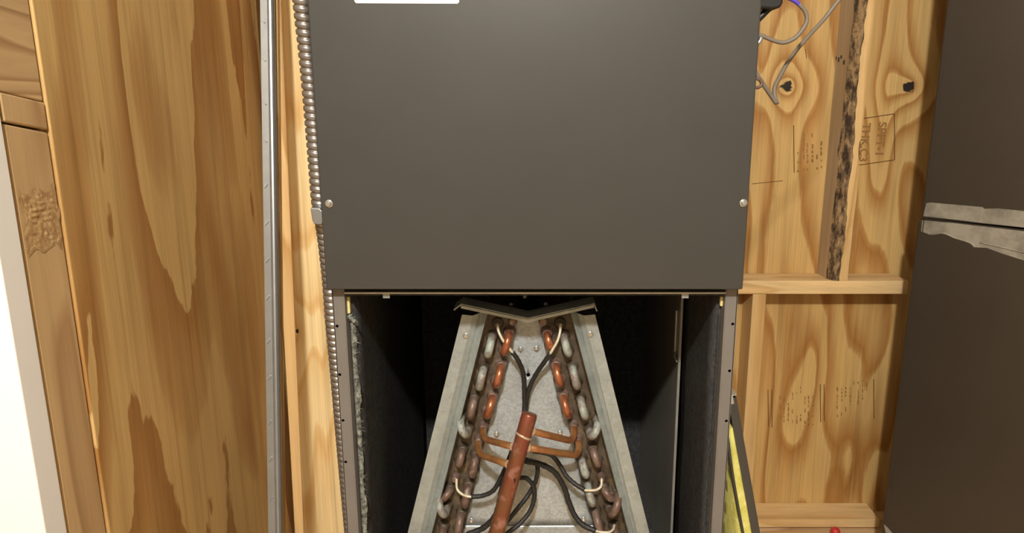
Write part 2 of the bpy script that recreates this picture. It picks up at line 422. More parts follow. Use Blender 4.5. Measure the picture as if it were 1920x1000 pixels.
for (x0, x1, y0, y1) in ((647.5, 656.5, 557, 589), (1351.5, 1358.5, 557, 575)):
    a, b = atY(x0, y0, YF+.012), atY(x1, y1, YF+.012)
    o = box('foam_strip', a.x, b.x, YF+.012, YF+.018, b.z, a.z, M['foam'], cab, .0012); o['label'] = 'pale yellow foam strip'

# base of the compartment (below the view): drain pan and plenum under it
pan = box('drain_pan', -HW+.02, HW-.02, .94, YB-.01, ZB-.005, ZB+.03, M['liner_back'], cab, .004)
box('lower_front_cover', -HW+.0165, HW-.0165, YF+.002, YF+.01, .002, ZB+.03, M['panel'], cab, .002)

# ================================================================== EVAPORATOR COIL
YT = 1.022      # tube sheet face
coil = empty('evaporator_coil', (-.01, 1.1, ZB+.03), 'A-shaped evaporator coil of galvanized steel and copper return bends inside the open compartment', 'coil')
def pl(pts, Y): return [atY(p[0], p[1], Y) for p in pts]
EX = 1.27
def down(top, bot, Y, t=EX):
    a, b = atY(*top, Y), atY(*bot, Y); return a, ext(a, b, t)
# tube sheets (slanted slabs of stained metal)
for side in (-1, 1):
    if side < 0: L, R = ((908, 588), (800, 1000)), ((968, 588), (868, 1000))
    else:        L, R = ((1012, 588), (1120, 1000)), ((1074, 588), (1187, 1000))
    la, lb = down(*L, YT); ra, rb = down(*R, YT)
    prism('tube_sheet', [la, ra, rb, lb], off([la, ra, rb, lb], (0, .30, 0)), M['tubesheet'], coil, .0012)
# centre plate with slightly buckled surface
def buckled(name, top, bot, Y, mat, par, amp, seed):
    v, f = [], []; nu, nv = 16, 26
    for i in range(nv+1):
        l = ext(top[0], bot[0], i/nv); r = ext(top[1], bot[1], i/nv)
        for j in range(nu+1):
            p = ext(l, r, j/nu).copy(); e = math.sin(math.pi*j/nu)
            p.y += -amp*e*(.6+noise.noise(Vector((p.x*14+seed, 0, p.z*16)))) ; v.append(p)
    nn = len(v); v += [p+Vector((0, .0015, 0)) for p in v]; W = nu+1
    for i in range(nv):
        for j in range(nu):
            q = (i*W+j, i*W+j+1, (i+1)*W+j+1, (i+1)*W+j); f += [q, tuple(nn+k for k in reversed(q))]
    for j in range(nu):
        for a in (j, nv*W+j): f.append((a, a+1, nn+a+1, nn+a))
    for i in range(nv):
        for a in (i*W, i*W+nu): f.append((a, a+W, nn+a+W, nn+a))
    return mk(name, v, f, mat, par, True)
YCP = 1.034
cp = buckled('centre_plate', pl([(955, 586), (1022, 586)], YCP), pl([(860, 984), (1118, 984)], YCP), YCP, M['galv_plate'], coil, .004, 1)
a = pl([(850, 985.5), (1128, 985.5)], YCP-.0015); b = pl([(812, 1130), (1170, 1130)], YCP-.0015)
cp2 = buckled('lower_plate', a, b, YCP, M['galv_plate'], coil, .0015, 6)
for p in ((976, 655), (1006, 653), (931, 814), (1050, 812), (884, 976), (1094, 974)):
    c = atY(p[0], p[1], YCP-.004); screw('plate_screw', c, cp, .0042)
drill(cp, [(atY(990.5, 703, YCP-.003), .003)])
# rails: folded channel profile, following the slanted legs
YR = .995
def rail(prof_top, prof_bot, Ys):
    top = [atY(p[0], p[1], y) for p, y in zip(prof_top, Ys)]; bot = [atY(p[0], p[1], y) for p, y in zip(prof_bot, Ys)]
    bot = [ext(a, b, EX) for a, b in zip(top, bot)]
    n = len(top); v = top+bot; f = [(i, i+1, n+i+1, n+i) for i in range(n-1)]
    o = mk('side_rail', v, f, M['galv'], coil)
    md = o.modifiers.new('thickness', 'SOLIDIFY'); md.thickness = .0014; md.offset = 0
    return o
Ys = [1.05, YR, YR-.002, YR+.004, YR+.007, YR-.004, YR+.03]
rl = rail([(875, 596), (867, 590), (886, 592), (897, 588), (901, 586), (914, 584), (915, 584)],
          [(772, 1000), (765, 1000), (787, 1000), (796, 1000), (799, 1000), (809, 1000), (811, 1000)], Ys)
rr = rail([(1106, 596), (1115, 590), (1095, 592), (1084, 588), (1080, 586), (1070, 584), (1069, 584)],
          [(1209, 1000), (1217, 1000), (1196, 1000), (1190, 1000), (1187, 1000), (1179, 1000), (1177, 1000)], Ys)
screw('rail_screw', atY(873.5, 630, YR-.0015), rl, .0045); screw('rail_screw', atY(1107, 627, YR-.0015), rr, .0045)
# the small die marks pressed across the rail faces
for par, (x0, x1), lean in ((rl, (866, 832), -1), (rr, (1118, 1148), 1)):
    for k in range(13):
        t = k/12; x = x0+(x1-x0)*t; y = 650+118*t+ (3 if k % 3 == 0 else 0)
        a = atY(x-5, y-.7, YR-.0021); b = atY(x+5, y+.9, YR-.0021)
        box('die_mark', a.x, b.x, YR-.0024, YR-.0008, b.z, a.z, M['galv'], par)
# V-shaped cap
YCF = .985
cpx = [(851, 582), (865, 571), (990, 597.5), (1113, 570), (1119.5, 584)]
fr = [atY(p[0], p[1], YCF) for p in cpx]
v = []; f = []
rows = [(0, 0), (.004, .0), (.018, .001), (.032, .0015)]
n = len(fr)
for dy, dz in rows: v += [p+Vector((0, dy, dz)) for p in fr]
for i in range(len(rows)-1):
    for j in range(n-1): f.append((i*n+j, i*n+j+1, (i+1)*n+j+1, (i+1)*n+j))
capo = mk('top_cap', v, f, M['galv'], coil); md = capo.modifiers.new('thickness', 'SOLIDIFY'); md.thickness = .0018; md.offset = 0
lip = [atY(864, 572.5, YCF-.001), atY(990, 599, YCF-.001), atY(1113, 571.5, YCF-.001)]
lipd = [p+Vector((0, 0, -.0045)) for p in lip]
mk('cap_lip', lip+lipd, [(0, 1, 4, 3), (1, 2, 5, 4)], M['galv'], capo).modifiers.new('thickness', 'SOLIDIFY').thickness = .001
for p in ((958, 572), (1023, 571), (984, 556)):
    screw('cap_bolt', atY(p[0], p[1], 1.07), capo, .0035, M['baffle'])
tube('hanger_rod', [atY(958, 570, 1.0755), atY(958, 578, 1.0755), atY(958, 586, 1.0755)], .002, M['baffle'], capo, 8)
tube('hanger_rod', [atY(1023, 569, 1.0755), atY(1023, 577, 1.0755), atY(1023, 585, 1.0755)], .002, M['baffle'], capo, 8)

# return bends
RT = .0060
def ubend(A, B, mat, par=coil, rise=.013, r=RT, bulge=None, collars=True):
    a, b = atY(*A, YT), atY(*B, YT)
    mid = (a+b)/2; h = (b-a)/2; R = bulge or h.length
    pts = [a+Vector((0, .004, 0)), a+Vector((0, -rise*.5, 0))]
    for k in range(13):
        t = math.pi*k/12
        pts.append(mid-h*math.cos(t)+Vector((0, -rise-R*math.sin(t), 0)))
    pts += [b+Vector((0, -rise*.5, 0)), b+Vector((0, .004, 0))]
    o = tube('return_bend', pts, r, mat, par, 14, raw=True)
    if collars:
        for q in (a, b):
            lathe_y('socket_collar', q+Vector((0, .001, 0)), [(0, r*1.75), (.002, r*1.6), (.0045, r*1.28), (.011, r*1.25), (.0125, r*1.05)], M['tubesheet'] if mat is not M['copper'] else M['dullcopper'], o, 14)
    return o
cu, ve, du = M['copper'], M['verdigris'], M['dullcopper']
U = [ # left leg, inner row
     ((955, 622), (946, 654), cu), ((940, 683), (931, 714), cu), ((924, 741), (914, 771), cu), ((893, 850), (887, 880), du), ((879, 906), (873, 936), du), ((866, 959), (860, 988), du), ((852, 1012), (846, 1040), du),
     # left leg, outer row
     ((923, 630), (916, 659), ve), ((907, 689), (900, 719), ve), ((890, 744), (884, 773), du), ((868, 840), (863, 862), du), ((845, 912), (829, 926), du), ((833, 985), (827, 1012), du),
     # right leg, inner row
     ((1026, 623), (1033, 647), cu), ((1042, 682), (1050, 712), cu), ((1056, 741), (1065, 771), cu), ((1090, 858), (1098, 882), ve), ((1101, 905), (1110, 934), ve), ((1116, 956), (1124, 984), du), ((1130, 1008), (1137, 1036), du),
     # right leg, outer row
     ((1057, 629), (1065, 657), ve), ((1073, 687), (1081, 717), ve), ((1088, 745), (1096, 774), ve), ((1111, 838), (1120, 861), du), ((1131, 908), (1146, 925), du), ((1151, 985), (1158, 1010), du)]
for A, B, m in U: ubend(A, B, m)
# longer bends that cross to the outermost row, in front of the others
for A, B, m in (((879, 802), (866, 778), ve), ((839, 948), (827, 922), ve), ((1105, 804), (1118, 782), ve), ((1142, 948), (1156, 918), du)):
    ubend(A, B, m, rise=.02, bulge=.017)
# capped tube sockets at the top (dark) and bare stubs
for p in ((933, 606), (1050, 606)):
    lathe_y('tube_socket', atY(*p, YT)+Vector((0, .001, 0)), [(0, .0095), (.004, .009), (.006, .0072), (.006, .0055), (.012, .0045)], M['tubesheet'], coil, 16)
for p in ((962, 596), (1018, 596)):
    lathe_y('tube_stub', atY(*p, YT)+Vector((0, .002, 0)), [(0, .007), (.016, .0065), (.018, .005)], M['dullcopper'], coil, 14, (0.0, -1, -.15))
for p in ((855, 893), (1127, 893)):
    lathe_y('tube_socket', atY(*p, YT)+Vector((0, .001, 0)), [(0, .008), (.004, .0075), (.006, .006), (.014, .0055), (.016, .0035)], M['dullcopper'], coil, 14)

# suction header
HD = 1.0
h0, h1 = atD(992, 780, HD), atD(931, 1000, HD); h2 = ext(h0, h1, 1.55)
hd = (h1-h0).normalized(); HR = .0113
pts = [h0-hd*.004, h0-hd*.0038, h0-hd*.001, h0] + [ext(h0, h2, t/12) for t in range(1, 13)]
rads = [.004, HR*.9, HR*.98, HR] + [HR]*12
header = loft('suction_header', sweep_rings(pts, lambda i: rads[i], 28), M['header'], coil)
c = ext(h0, h1, .17)
lathe_y('braze_ring', c, [(-.0018, HR), (-.0012, HR+.0011), (.0012, HR+.0011), (.0018, HR)], M['solder'], header, 28, hd+Vector((-.15, 0, .12)))
c = ext(h0, h1, .52)+Vector((.004, -.0102, 0))
box('header_mark', c.x-.0012, c.x+.0012, c.y-.001, c.y+.002, c.z-.003, c.z+.003, M['hole'], header, .0005)
def feeder(sock, elbow, joint, tj):
    s = atY(*sock, YT); e = atY(*elbow, YT-.035); j = ext(h0, h1, tj) + (Vector((-1 if elbow[0] < 990 else 1, .1, 0)).normalized())*HR*.7
    p0 = s+Vector((0, .003, 0)); p1 = s+Vector((0, -.018, -.001)); d = (j-e).normalized()
    path = [p0, p1] + [ (p1*(1-t)**2 + e*2*t*(1-t) + (e+d*.018)*t*t) for t in [k/8 for k in range(1, 9)]] + [ext(e+d*.018, j, .5), j]
    o = tube('feeder_tube', path, .0051, M['feeder'], coil, 14, raw=True)
    lathe_y('socket_collar', s+Vector((0, .001, 0)), [(0, .0085), (.003, .008), (.005, .0064), (.013, .006), (.015, .005)], M['dullcopper'], o, 14)
    lathe_y('braze_joint', j-d*.004, [(-.003, .0049), (-.001, .0062), (.003, .0068)], M['solder'], o, 14, d)
feeder((907, 798), (905, 823), None, .27)
feeder((898, 823), (897, 852), None, .42)
feeder((1075, 796), (1077, 829), None, .13)
feeder((1084, 822), (1087, 856), None, .27)

# capillary tubes: pale bare ends and black sleeves
def cap(bare, sleeve, rb=.0021, rs=.0036):
    pb = [atY(x, y, Y) for x, y, Y in bare]; ps = [atY(x, y, Y) for x, y, Y in sleeve]
    o = tube('capillary_tube', pb+[ps[0], ext(ps[0], ps[1], .5)], rb, M['cap_white'], coil, 8)
    s = loft('black_sleeve', sweep_rings(spline(ps, 7), lambda i: rs*(1+.07*math.sin(i*1.9)), 10), M['rubber'], o)
    return o
cap([(933, 608, 1.008), (935, 622, 1.0), (944, 640, .995), (956, 655, .995)], [(961, 661, .996), (972, 677, 1.0), (981, 700, 1.008), (983, 730, 1.012), (983, 770, 1.012), (978, 810, 1.0)])
cap([(1051, 608, 1.008), (1050, 623, 1.0), (1045, 640, .995), (1036, 656, .993)], [(1032, 663, .993), (1020, 680, .998), (1004, 704, 1.008), (992, 730, 1.012), (986, 765, 1.014), (985, 810, 1.0)])
cap([(856, 898, 1.004), (857, 917, .998), (866, 927, .993), (876, 931, .99)], [(884, 932, .99), (905, 930, .99), (925, 920, .988), (940, 895, .985), (951, 870, .982), (962, 840, .985)])
cap([(1128, 898, 1.004), (1127, 912, .996), (1118, 919, .992), (1105, 920, .99)], [(1096, 919, .99), (1078, 908, .995), (1062, 893, 1.0), (1051, 875, 1.005), (1042, 862, 1.005), (1030, 852, 1.0), (1000, 846, .985)])
cap([(1152, 985, 1.004), (1149, 994, .995), (1140, 999, .99), (1125, 998, .99)], [(1117, 996, .99), (1095, 986, .995), (1078, 968, 1.0), (1066, 940, 1.004), (1058, 915, 1.004), (1040, 886, 1.0), (1014, 871, .99), (985, 865, .98)], .0021, .0044)
cap([(850, 1030, 1.0), (856, 1022, .99), (866, 1012, .985)], [(876, 1003, .985), (905, 991, .985), (927, 970, .98), (937, 940, .978), (944, 905, .975), (958, 860, .98)], .0021, .0046)
def hose(name, pts, r):
    return loft(name, sweep_rings(spline([atY(*p) for p in pts], 7), lambda i: r*(1+.06*math.sin(i*2.3)), 10), M['rubber'], coil)
hose('black_sleeve', [(985, 862, .985), (1004, 868, 1.0), (1008, 885, 1.004), (1002, 908, 1.004), (988, 932, 1.0), (970, 955, .985), (945, 985, .975)], .0036)
hose('black_sleeve', [(975, 896, .98), (988, 898, .985), (1000, 912, .99), (1002, 932, .992), (994, 958, .988), (975, 982, .98), (950, 1002, .97), (930, 1025, .97)], .0036)

# ================================================================== FLEXIBLE CONDUIT
cpts = []
for px, py in ((553, -120), (566, 0), (576, 90), (586, 200), (594, 300), (600.5, 380), (610, 440), (619, 520), (625, 600), (634, 700), (645, 830), (660, 1000)):
    cpts.append(atX(px, py, -.2812))
cpts.append(ext(cpts[-2], cpts[-1], 2.2)); cpts[-1].x = -.2812
cpts.insert(0, Vector((-.2812, cpts[0].y-.004, 1.75))); cpts.insert(0, Vector((-.2812, cpts[0].y, HC-.005)))
path0 = spline(cpts, 14)
# resample by length
Ls = [0]
for i in range(1, len(path0)): Ls.append(Ls[-1]+(path0[i]-path0[i-1]).length)
step = .0012; tot = Ls[-1]; path = []; k = 0
for i in range(int(tot/step)):
    s_ = i*step
    while Ls[k+1] < s_: k += 1
    path.append(ext(path0[k], path0[k+1], (s_-Ls[k])/(Ls[k+1]-Ls[k])))
PITCH = .0092; RC = .0115; nseg = 24
rings = []
for i, p in enumerate(path):
    t = (path[min(i+4, len(path)-1)]-path[max(i-4, 0)]).normalized()
    u = Vector((1, 0, 0)); u = (u-t*u.dot(t)).normalized(); v_ = t.cross(u)
    rg = []
    for j in range(nseg):
        a_ = 2*math.pi*j/nseg
        ph = ((i*step/PITCH + j/nseg*.9999) % 1.0)
        rr_ = RC-.0026*max(0, math.cos(2*math.pi*(ph-.5)))**1.5
        rg.append(p+(u*math.cos(a_)+v_*math.sin(a_))*rr_)
    rings.append(rg)
cond = loft('flexible_conduit', rings, M['conduit'], None)
tag(cond, 'ribbed flexible steel conduit running down the side of the charcoal cabinet', 'conduit')
YCL = atX(598, 400, -.2812).y
cl = [atY(x, y, YCL-.0135) for x, y in ((581.5, 390), (599, 391), (604.5, 397), (607.5, 400), (606.5, 416), (602, 422), (589, 420.5), (585, 414))]
strap = prism('conduit_strap', cl, off(cl, (.0, .026, .0)), M['strip'], cond, .0012)
strap['label'] = 'flat grey steel strap around the conduit'

# ================================================================== LEFT SIDE: strip, lath, post, studs
# everything leans with its top against the wall: constant distance along the optical axis
def leaning_prism(name, tops, bots, D, depth, mat, par=None, t=1.0, bev=0):
    """tops/bots: two photo x at y=0 and y=1000; depth: thickness away from the viewer"""
    xx = lambda i, y: tops[i]+(bots[i]-tops[i])*y/1000
    a0, a1 = atD(xx(0, -380), -380, D), atD(xx(1, -380), -380, D); b0, b1 = atD(xx(0, 1674), 1674, D), atD(xx(1, 1674), 1674, D)
    F = Vector((0, ct, -st))*depth
    return hexa(name, [b0, b1, b1+F, b0+F, a0, a1, a1+F, a0+F], mat, par, bev)
SD = 1.06
def sxl(y): return 487.5+(503-487.5)*y/1000          # left edge of the strip in the photo
strip = empty('metal_strip', atD(516, 1716, SD+.01), 'slotted grey steel edging strip leaning beside the left plywood', 'metal strip')
yb, yt = 1716, -380
prof = [(0, .004), (0, 0), (.5, 0.0), (1.0, 0), (13, .0003), (15, -.0012), (18, -.0022), (21, -.0014), (23.5, .0012), (24.5, .004), (24, .007)]
Fv = Vector((0, ct, -st))
top = [atD(sxl(yt)+dx, yt, SD)+Fv*dz for dx, dz in prof]; bot = [atD(sxl(yb)+dx, yb, SD)+Fv*dz for dx, dz in prof]
n = len(prof)
sb = mk('strip_body', top+bot, [(i, i+1, n+i+1, n+i) for i in range(n-1)], M['strip'], strip)
sb.modifiers.new('thickness', 'SOLIDIFY').thickness = .0012
for y in (38, 110, 192, 262, 350, 420, 490, 560, 642, 711, 795, 864, 938):
    x = sxl(y)
    a, b = atD(x+2.0, y-3, SD-.0022), atD(x+8.2, y+4 if y < 340 else y-6, SD-.0016)
    if y >= 340: a = atD(x+2.0, y+2, SD-.0022)
    d = (b-a).normalized(); nrm = d.cross(Fv).normalized()*.0011
    hexa('lanced_tab', [a-nrm, b-nrm, b-nrm+Fv*.0022, a-nrm+Fv*.0022, a+nrm, b+nrm, b+nrm+Fv*.0022, a+nrm+Fv*.0022], M['strip'], sb)
lath = leaning_prism('wood_lath', (506, 519.5), (522, 531), SD+.022, .012, M['lumber_v'], None, 1, .001)
tag(lath, 'thin pale wooden lath leaning right behind the slotted steel strip', 'lath')
# bright post
YPO = 1.25
zt, zb = 2.1, .0
def post_x(px0, px1, z):
    a, b = atY(px0, 0, YPO), atY(px1, 1000, YPO); t = (z-a.z)/(b.z-a.z); return a.x+(b.x-a.x)*t
pw = .098
pts = []
for z in (zb, zt):
    xl = post_x(523, 566, z); pts += [(xl, YPO, z), (xl+pw, YPO, z), (xl+pw, YPO+.038, z), (xl, YPO+.038, z)]
post = hexa('wooden_post', pts, M['post'], None, .012, 5)
for p in post.data.polygons: p.use_smooth = True
tag(post, 'bright pale pine board with rounded edges standing behind the ribbed conduit', 'board')
rz0, rz1 = zat(1000, 1.295), zat(0, 1.295)
def rx(z): return -.4985+(.4985-.470)*max(0, (z-rz0)/(rz1-rz0))
rs = hexa('wall_stud', [(rx(0), 1.295, 0), (-.36, 1.295, 0), (-.36, 1.333, 0), (rx(0), 1.333, 0), (rx(2.2), 1.295, 2.2), (-.34, 1.295, 2.2), (-.34, 1.333, 2.2), (rx(2.2), 1.333, 2.2)], M['lumber_v'], None, .002)
tag(rs, 'pine stud set back in the gap between plywood edge and pale pine board', 'stud')
# framing between the white door edge and the plywood
XB = -.5022
def slanted(name, lt, lb, x, mat, bev=.002, y0=.684, y1=.744):
    """lt / lb: photo lines (near point, far point) of the top and bottom edge on the face, or a plain height"""
    def zz(l, y):
        if not isinstance(l, tuple): return l
        a, b = atX(*l[0], x), atX(*l[1], x); return a.z+(b.z-a.z)*(y-a.y)/(b.y-a.y)
    p = []
    for l in (lb, lt): p += [(x-.05, y0, zz(l, y0)), (x, y0, zz(l, y0)), (x, y1, zz(l, y1)), (x-.05, y1, zz(l, y1))]
    return hexa(name, p, mat, None, bev)
s1 = slanted('door_stud', ((8, 232), (96, 250)), 0.0, XB, M['brown_stud'])
tag(s1, 'smooth brown stud with a torn chipped patch beside the white door edge', 'stud')
# torn patch
v, f = [], []; nu, nv = 14, 22
a = atX(95, 352, XB); b = atX(110, 462, XB)
for i in range(nv+1):
    for j in range(nu+1):
        y = .6895+.052*j/nu; z = a.z+(b.z-a.z)*i/nv
        e = min(1, 4*min(i/nv, 1-i/nv, j/nu, 1-j/nu)+.1)
        v.append((XB+.0003+e*.0018*abs(noise.noise(Vector((y*260, z*190, 2)))), y+(.006*noise.noise(Vector((1, 5, z*60))) if j in (0, nu) else 0), z+(.011*noise.noise(Vector((y*75, 1, i))) if i in (0, nv) else 0)))
for i in range(nv):
    for j in range(nu): q = i*(nu+1)+j; f.append((q, q+1, q+nu+2, q+nu+1))
mk('torn_patch', v, f, M['chip'], s1)['label'] = 'rough torn wood fibre patch'
s2 = slanted('blocking', ((10, 175), (94, 195)), ((8, 228), (96, 245)), XB+.001, M['brown_stud'], .0015)
tag(s2, 'short brown wood block wedged above the smooth stud beside the door', 'wood block')
s3 = slanted('header_board', HC-.02, ((10, 174), (94, 193.5)), XB, M['rough'], .0015)
tag(s3, 'rough sawn brown board with wavy grain above the short wood block', 'board')

# ================================================================== BACK WALL FRAMING
z1t, z1b = zat(527, YS), zat(552, YS)
XE = .993
b1 = box('wall_blocking', .22, XE, YS, YW-.0005, z1b, z1t, M['lumber_h'], None, .0025)
tag(b1, 'horizontal pine blocking carrying the bark-edged stud on the back plywood', 'wood block')
z2t = zat(975, YS)
b2 = box('sole_plate', .22, XE-.002, YS, YW-.0005, .004, z2t, M['lumber_h'], None, .002)
tag(b2, 'pale pine sole plate along the foot of the back plywood', 'wood plate')
xa = atY(1409, 600, YS).x
st1 = box('wall_stud', xa, xa+.036, YS+.002, YW-.0005, z2t, z1b, M['lumber_v'], None, .002)
tag(st1, 'short pale pine stud under the blocking, beside the open cabinet', 'stud')
# bark-edged stud
XL_, XR_ = .783, .830
zt_, zb_ = HC-.01, z1t
NZ = 150; v, f, mi = [], [], []
def wn(z, s, fr, a): return a*noise.noise(Vector((s, s*.3, z*fr)))
zk = zat(280, YS)
barkv = []
for i in range(NZ+1):
    z = zb_+(zt_-zb_)*i/NZ
    kink = math.exp(-((z-zk)/.03)**2)
    w1 = .014+wn(z, 2.2, 9, .010)+wn(z, 5.1, 40, .005)+.008*kink+.014*math.exp(-(z-zb_)/.12)
    w2 = .025+wn(z, 7.7, 7, .009)+wn(z, 9.1, 45, .004)+.004*kink; w2 = max(.006, w2)
    rgt = XR_-.012*max(0, kink-.35)+wn(z, 3.3, 14, .0025)
    w2 = min(w2, rgt-XL_-.012)
    v += [(XL_, YW-.0005, z), (XL_, YS+w1, z), (XL_+.003+w2*.25, YS+.006+wn(z, 1.2, 50, .003), z), (XL_+w2, YS+wn(z, 6.2, 30, .002), z), (rgt, YS, z), (XR_, YW-.0005, z)]
for i in range(NZ):
    for j in range(6):
        jn = (j+1) % 6
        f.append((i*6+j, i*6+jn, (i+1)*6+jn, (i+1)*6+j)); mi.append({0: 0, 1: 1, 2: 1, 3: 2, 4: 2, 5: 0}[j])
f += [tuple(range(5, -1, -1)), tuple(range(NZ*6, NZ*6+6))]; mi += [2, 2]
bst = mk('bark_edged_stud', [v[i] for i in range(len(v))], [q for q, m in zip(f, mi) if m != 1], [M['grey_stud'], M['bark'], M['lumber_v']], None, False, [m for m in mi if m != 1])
tag(bst, 'upright rough stud with a ragged bark edge on the back plywood', 'stud')
barkf = [q for q, m in zip(f, mi) if m == 1]
used = sorted({k for q in barkf for k in q}); mp = {k: i for i, k in enumerate(used)}
mk('bark_edge', [v[k] for k in used], [tuple(mp[k] for k in q) for q in barkf], M['bark'], bst, False)['label'] = 'dark ragged strip of bark'

# printing on the plywood
def text(txt, c, size, rot, mat, par, sx=1.0):
    cu_ = bpy.data.curves.new('t', 'FONT'); cu_.body = txt; cu_.size = size; cu_.align_x = 'LEFT'; cu_.extrude = .0002; cu_.offset = .0009
    to = bpy.data.objects.new('t', cu_); COL.objects.link(to)
    bpy.context.view_layer.update()
    me = bpy.data.meshes.new_from_object(to.evaluated_get(bpy.context.evaluated_depsgraph_get()))
    bpy.data.objects.remove(to); bpy.data.curves.remove(cu_)
    me.transform(Matrix.Translation(c) @ Matrix.Rotation(rot, 4, 'Y') @ Matrix.Rotation(math.pi/2, 4, 'X') @ Matrix.Diagonal((sx, 1, 1, 1)))
    return link('stamped_lettering', me, mat, par)
def bar(name, p, q, wpx, mat, par, Y):
    a, b = atY(*p, Y), atY(*q, Y); d = (b-a).normalized(); s_ = Vector((-d.z, 0, d.x))*(wpx*.00145/2); e = Vector((0, -.0003, 0)); k = Vector((0, .0002, 0))
    return hexa(name, [a-s_+e, b-s_+e, b-s_+k, a-s_+k, a+s_+e, b+s_+e, b+s_+k, a+s_+k], mat, par)
Y_ = YW
for p, q in (((1615, 223), (1677, 213.5)), ((1677, 213.5), (1677, 300)), ((1677, 300), (1609, 310)), ((1616, 223), (1609, 310))): bar('stamped_frame', p, q, 1.6, M['ink_dark'], wall_back, Y_)
text('SPFT-1', atY(1648, 229, Y_-.0002), .030, math.pi/2, M['ink'], wall_back, 1.06)
text('THK.C3', atY(1618, 231, Y_-.0002), .030, math.pi/2, M['ink'], wall_back, 1.0)
bar('stamped_line', (1488, 235), (1489, 324), 1.6, M['ink_dark'], wall_back, Y_)
rnd = random.Random(4)
def dashes(x, y0, y1, wpx, mat, fill=.6):
    y = y0
    while y < y1:
        l = rnd.uniform(3, 9)
        if rnd.random() < fill: bar('stamped_mark', (x+rnd.uniform(-.6, .6), y), (x+rnd.uniform(-.6, .6), min(y+l, y1)), wpx*rnd.uniform(.5, 1.1), mat, wall_back, Y_)
        y += l+rnd.uniform(1, 3)
for x, y0, y1 in ((1496, 285, 323), (1507, 250, 321), (1514, 245, 320), (1523, 250, 319), (1532, 290, 318), (1540, 265, 317)): dashes(x, y0, y1, 3.2, M['ink'], .7)
for x, y0, y1 in ((1440, 731, 800), (1447, 731, 802), (1538, 721, 792), (1545, 721, 790), (1638, 711, 785)): bar('stamped_line', (x, y0), (x+.6, y1), 1.5, M['ink_dark'], wall_back, Y_)
for x, y0, y1 in ((1463, 742, 790), (1470, 737, 792), (1478, 740, 790), (1486, 736, 795), (1494, 736, 795), (1501, 725, 795), (1509, 725, 800), (1516, 724, 800), (1524, 728, 798), (1570, 727, 788), (1578, 729, 780), (1586, 726, 778), (1594, 726, 760), (1601, 715, 735), (1609, 716, 765), (1617, 713, 760), (1625, 718, 732)):
    dashes(x, y0, y1, 2.4, M['ink'], .62)
# fine split lines in the plywood face
for p, q in (((1410, 345), (1468, 339)), ((1510, 92), (1512, 110))): bar('face_split', p, q, 1.2, M['ink_dark'], wall_back, Y_)
# blue-grey grade print on the weathered, partly shade-toned face of the bark-edged stud
for k, (y0, y1) in enumerate(((106, 112), (108, 116), (104, 110), (113, 121))):
    a = atX(1566+k*5, y0, XL_-.0002); b = atX(1568.5+k*5, y1, XL_-.0002)
    box('grade_mark', XL_-.0004, XL_+.0002, min(a.y, b.y), max(a.y, b.y), min(a.z, b.z), max(a.z, b.z), M['frame_dark'], bst)

# ================================================================== DUCT (right)
YD = 1.67
cA = atY(1722, 412, YD)
ax = Vector((1, -.98, 0)).normalized(); bx = Vector((ax.y*-1, ax.x, 0))      # along the face towards the viewer; into the box
if bx.y < 0: bx = -bx
cA = Vector((cA.x, cA.y, 0))
duct = empty('sheet_metal_duct', (cA.x, cA.y, 0), 'dark sheet metal duct with a sealant-smeared seam at the right', 'duct')
LF, DB = .62, .12
ZS = zat(411, YD)
def dbox(name, z0, z1, inset, mat, par, bev=.004):
    o = cA+ax*inset+bx*inset
    p = [o, o+ax*LF, o+ax*LF+bx*DB, o+bx*DB]
    return hexa(name, [Vector((q.x, q.y, z0)) for q in p]+[Vector((q.x, q.y, z1)) for q in p], mat, par, bev, 3)
up = dbox('upper_section', ZS+.0015, HC-.02, .004, M['duct'], duct)
lo = dbox('lower_section', .0, ZS-.0015, 0, M['duct'], duct)
def onface(u, z, d=0.0): q = cA+ax*u-bx*d; return Vector((q.x, q.y, z))
def face_px(px, py, d):      # pixel onto the duct face
    r = ray(px, py); nrm = bx; t = (cA-bx*d - O).dot(nrm)/r.dot(nrm); return O+r*t
# bright folded corner lines and seam edges
for z0, z1, ins in ((.0, ZS-.002, 0), (ZS+.002, HC-.02, .004)):
    q = cA+ax*(ins+.011)+bx*(ins-.0006); q2 = q+ax*.0022
    hexa('corner_fold', [Vector((q.x, q.y, z0)), Vector((q2.x, q2.y, z0)), Vector((q2.x, q2.y, z0))+bx*.003, Vector((q.x, q.y, z0))+bx*.003, Vector((q.x, q.y, z1)), Vector((q2.x, q2.y, z1)), Vector((q2.x, q2.y, z1))+bx*.003, Vector((q.x, q.y, z1))+bx*.003], M['duct'], duct)
def strip_on_face(name, top, bot, mat, par, d=.001, th=.0015):
    tp = [face_px(x, y, d) for x, y in top]; bt = [face_px(x, y, d) for x, y in bot]
    return prism(name, tp+bt[::-1], off(tp+bt[::-1], bx*th), mat, par)
strip_on_face('seam_edge', [(1733, 410), (1800, 417.5), (2250, 468)], [(1733, 411.6), (1800, 419.2), (2250, 470.5)], M['duct'], lo, .0012, .002)
strip_on_face('sealant_smear', [(1737, 381), (1745, 380), (1790, 384), (1842, 388.5), (1846, 392), (1870, 391), (1921, 396), (2040, 412), (2250, 430)], [(1731, 405.5), (1745, 407), (1790, 412), (1842, 418.5), (1846, 419), (1870, 421.5), (1921, 427), (2040, 440.5), (2250, 464)], M['sealant'], up, -.0035+.0003, .0016)['label'] = 'pale grey smear of sealant above the seam'
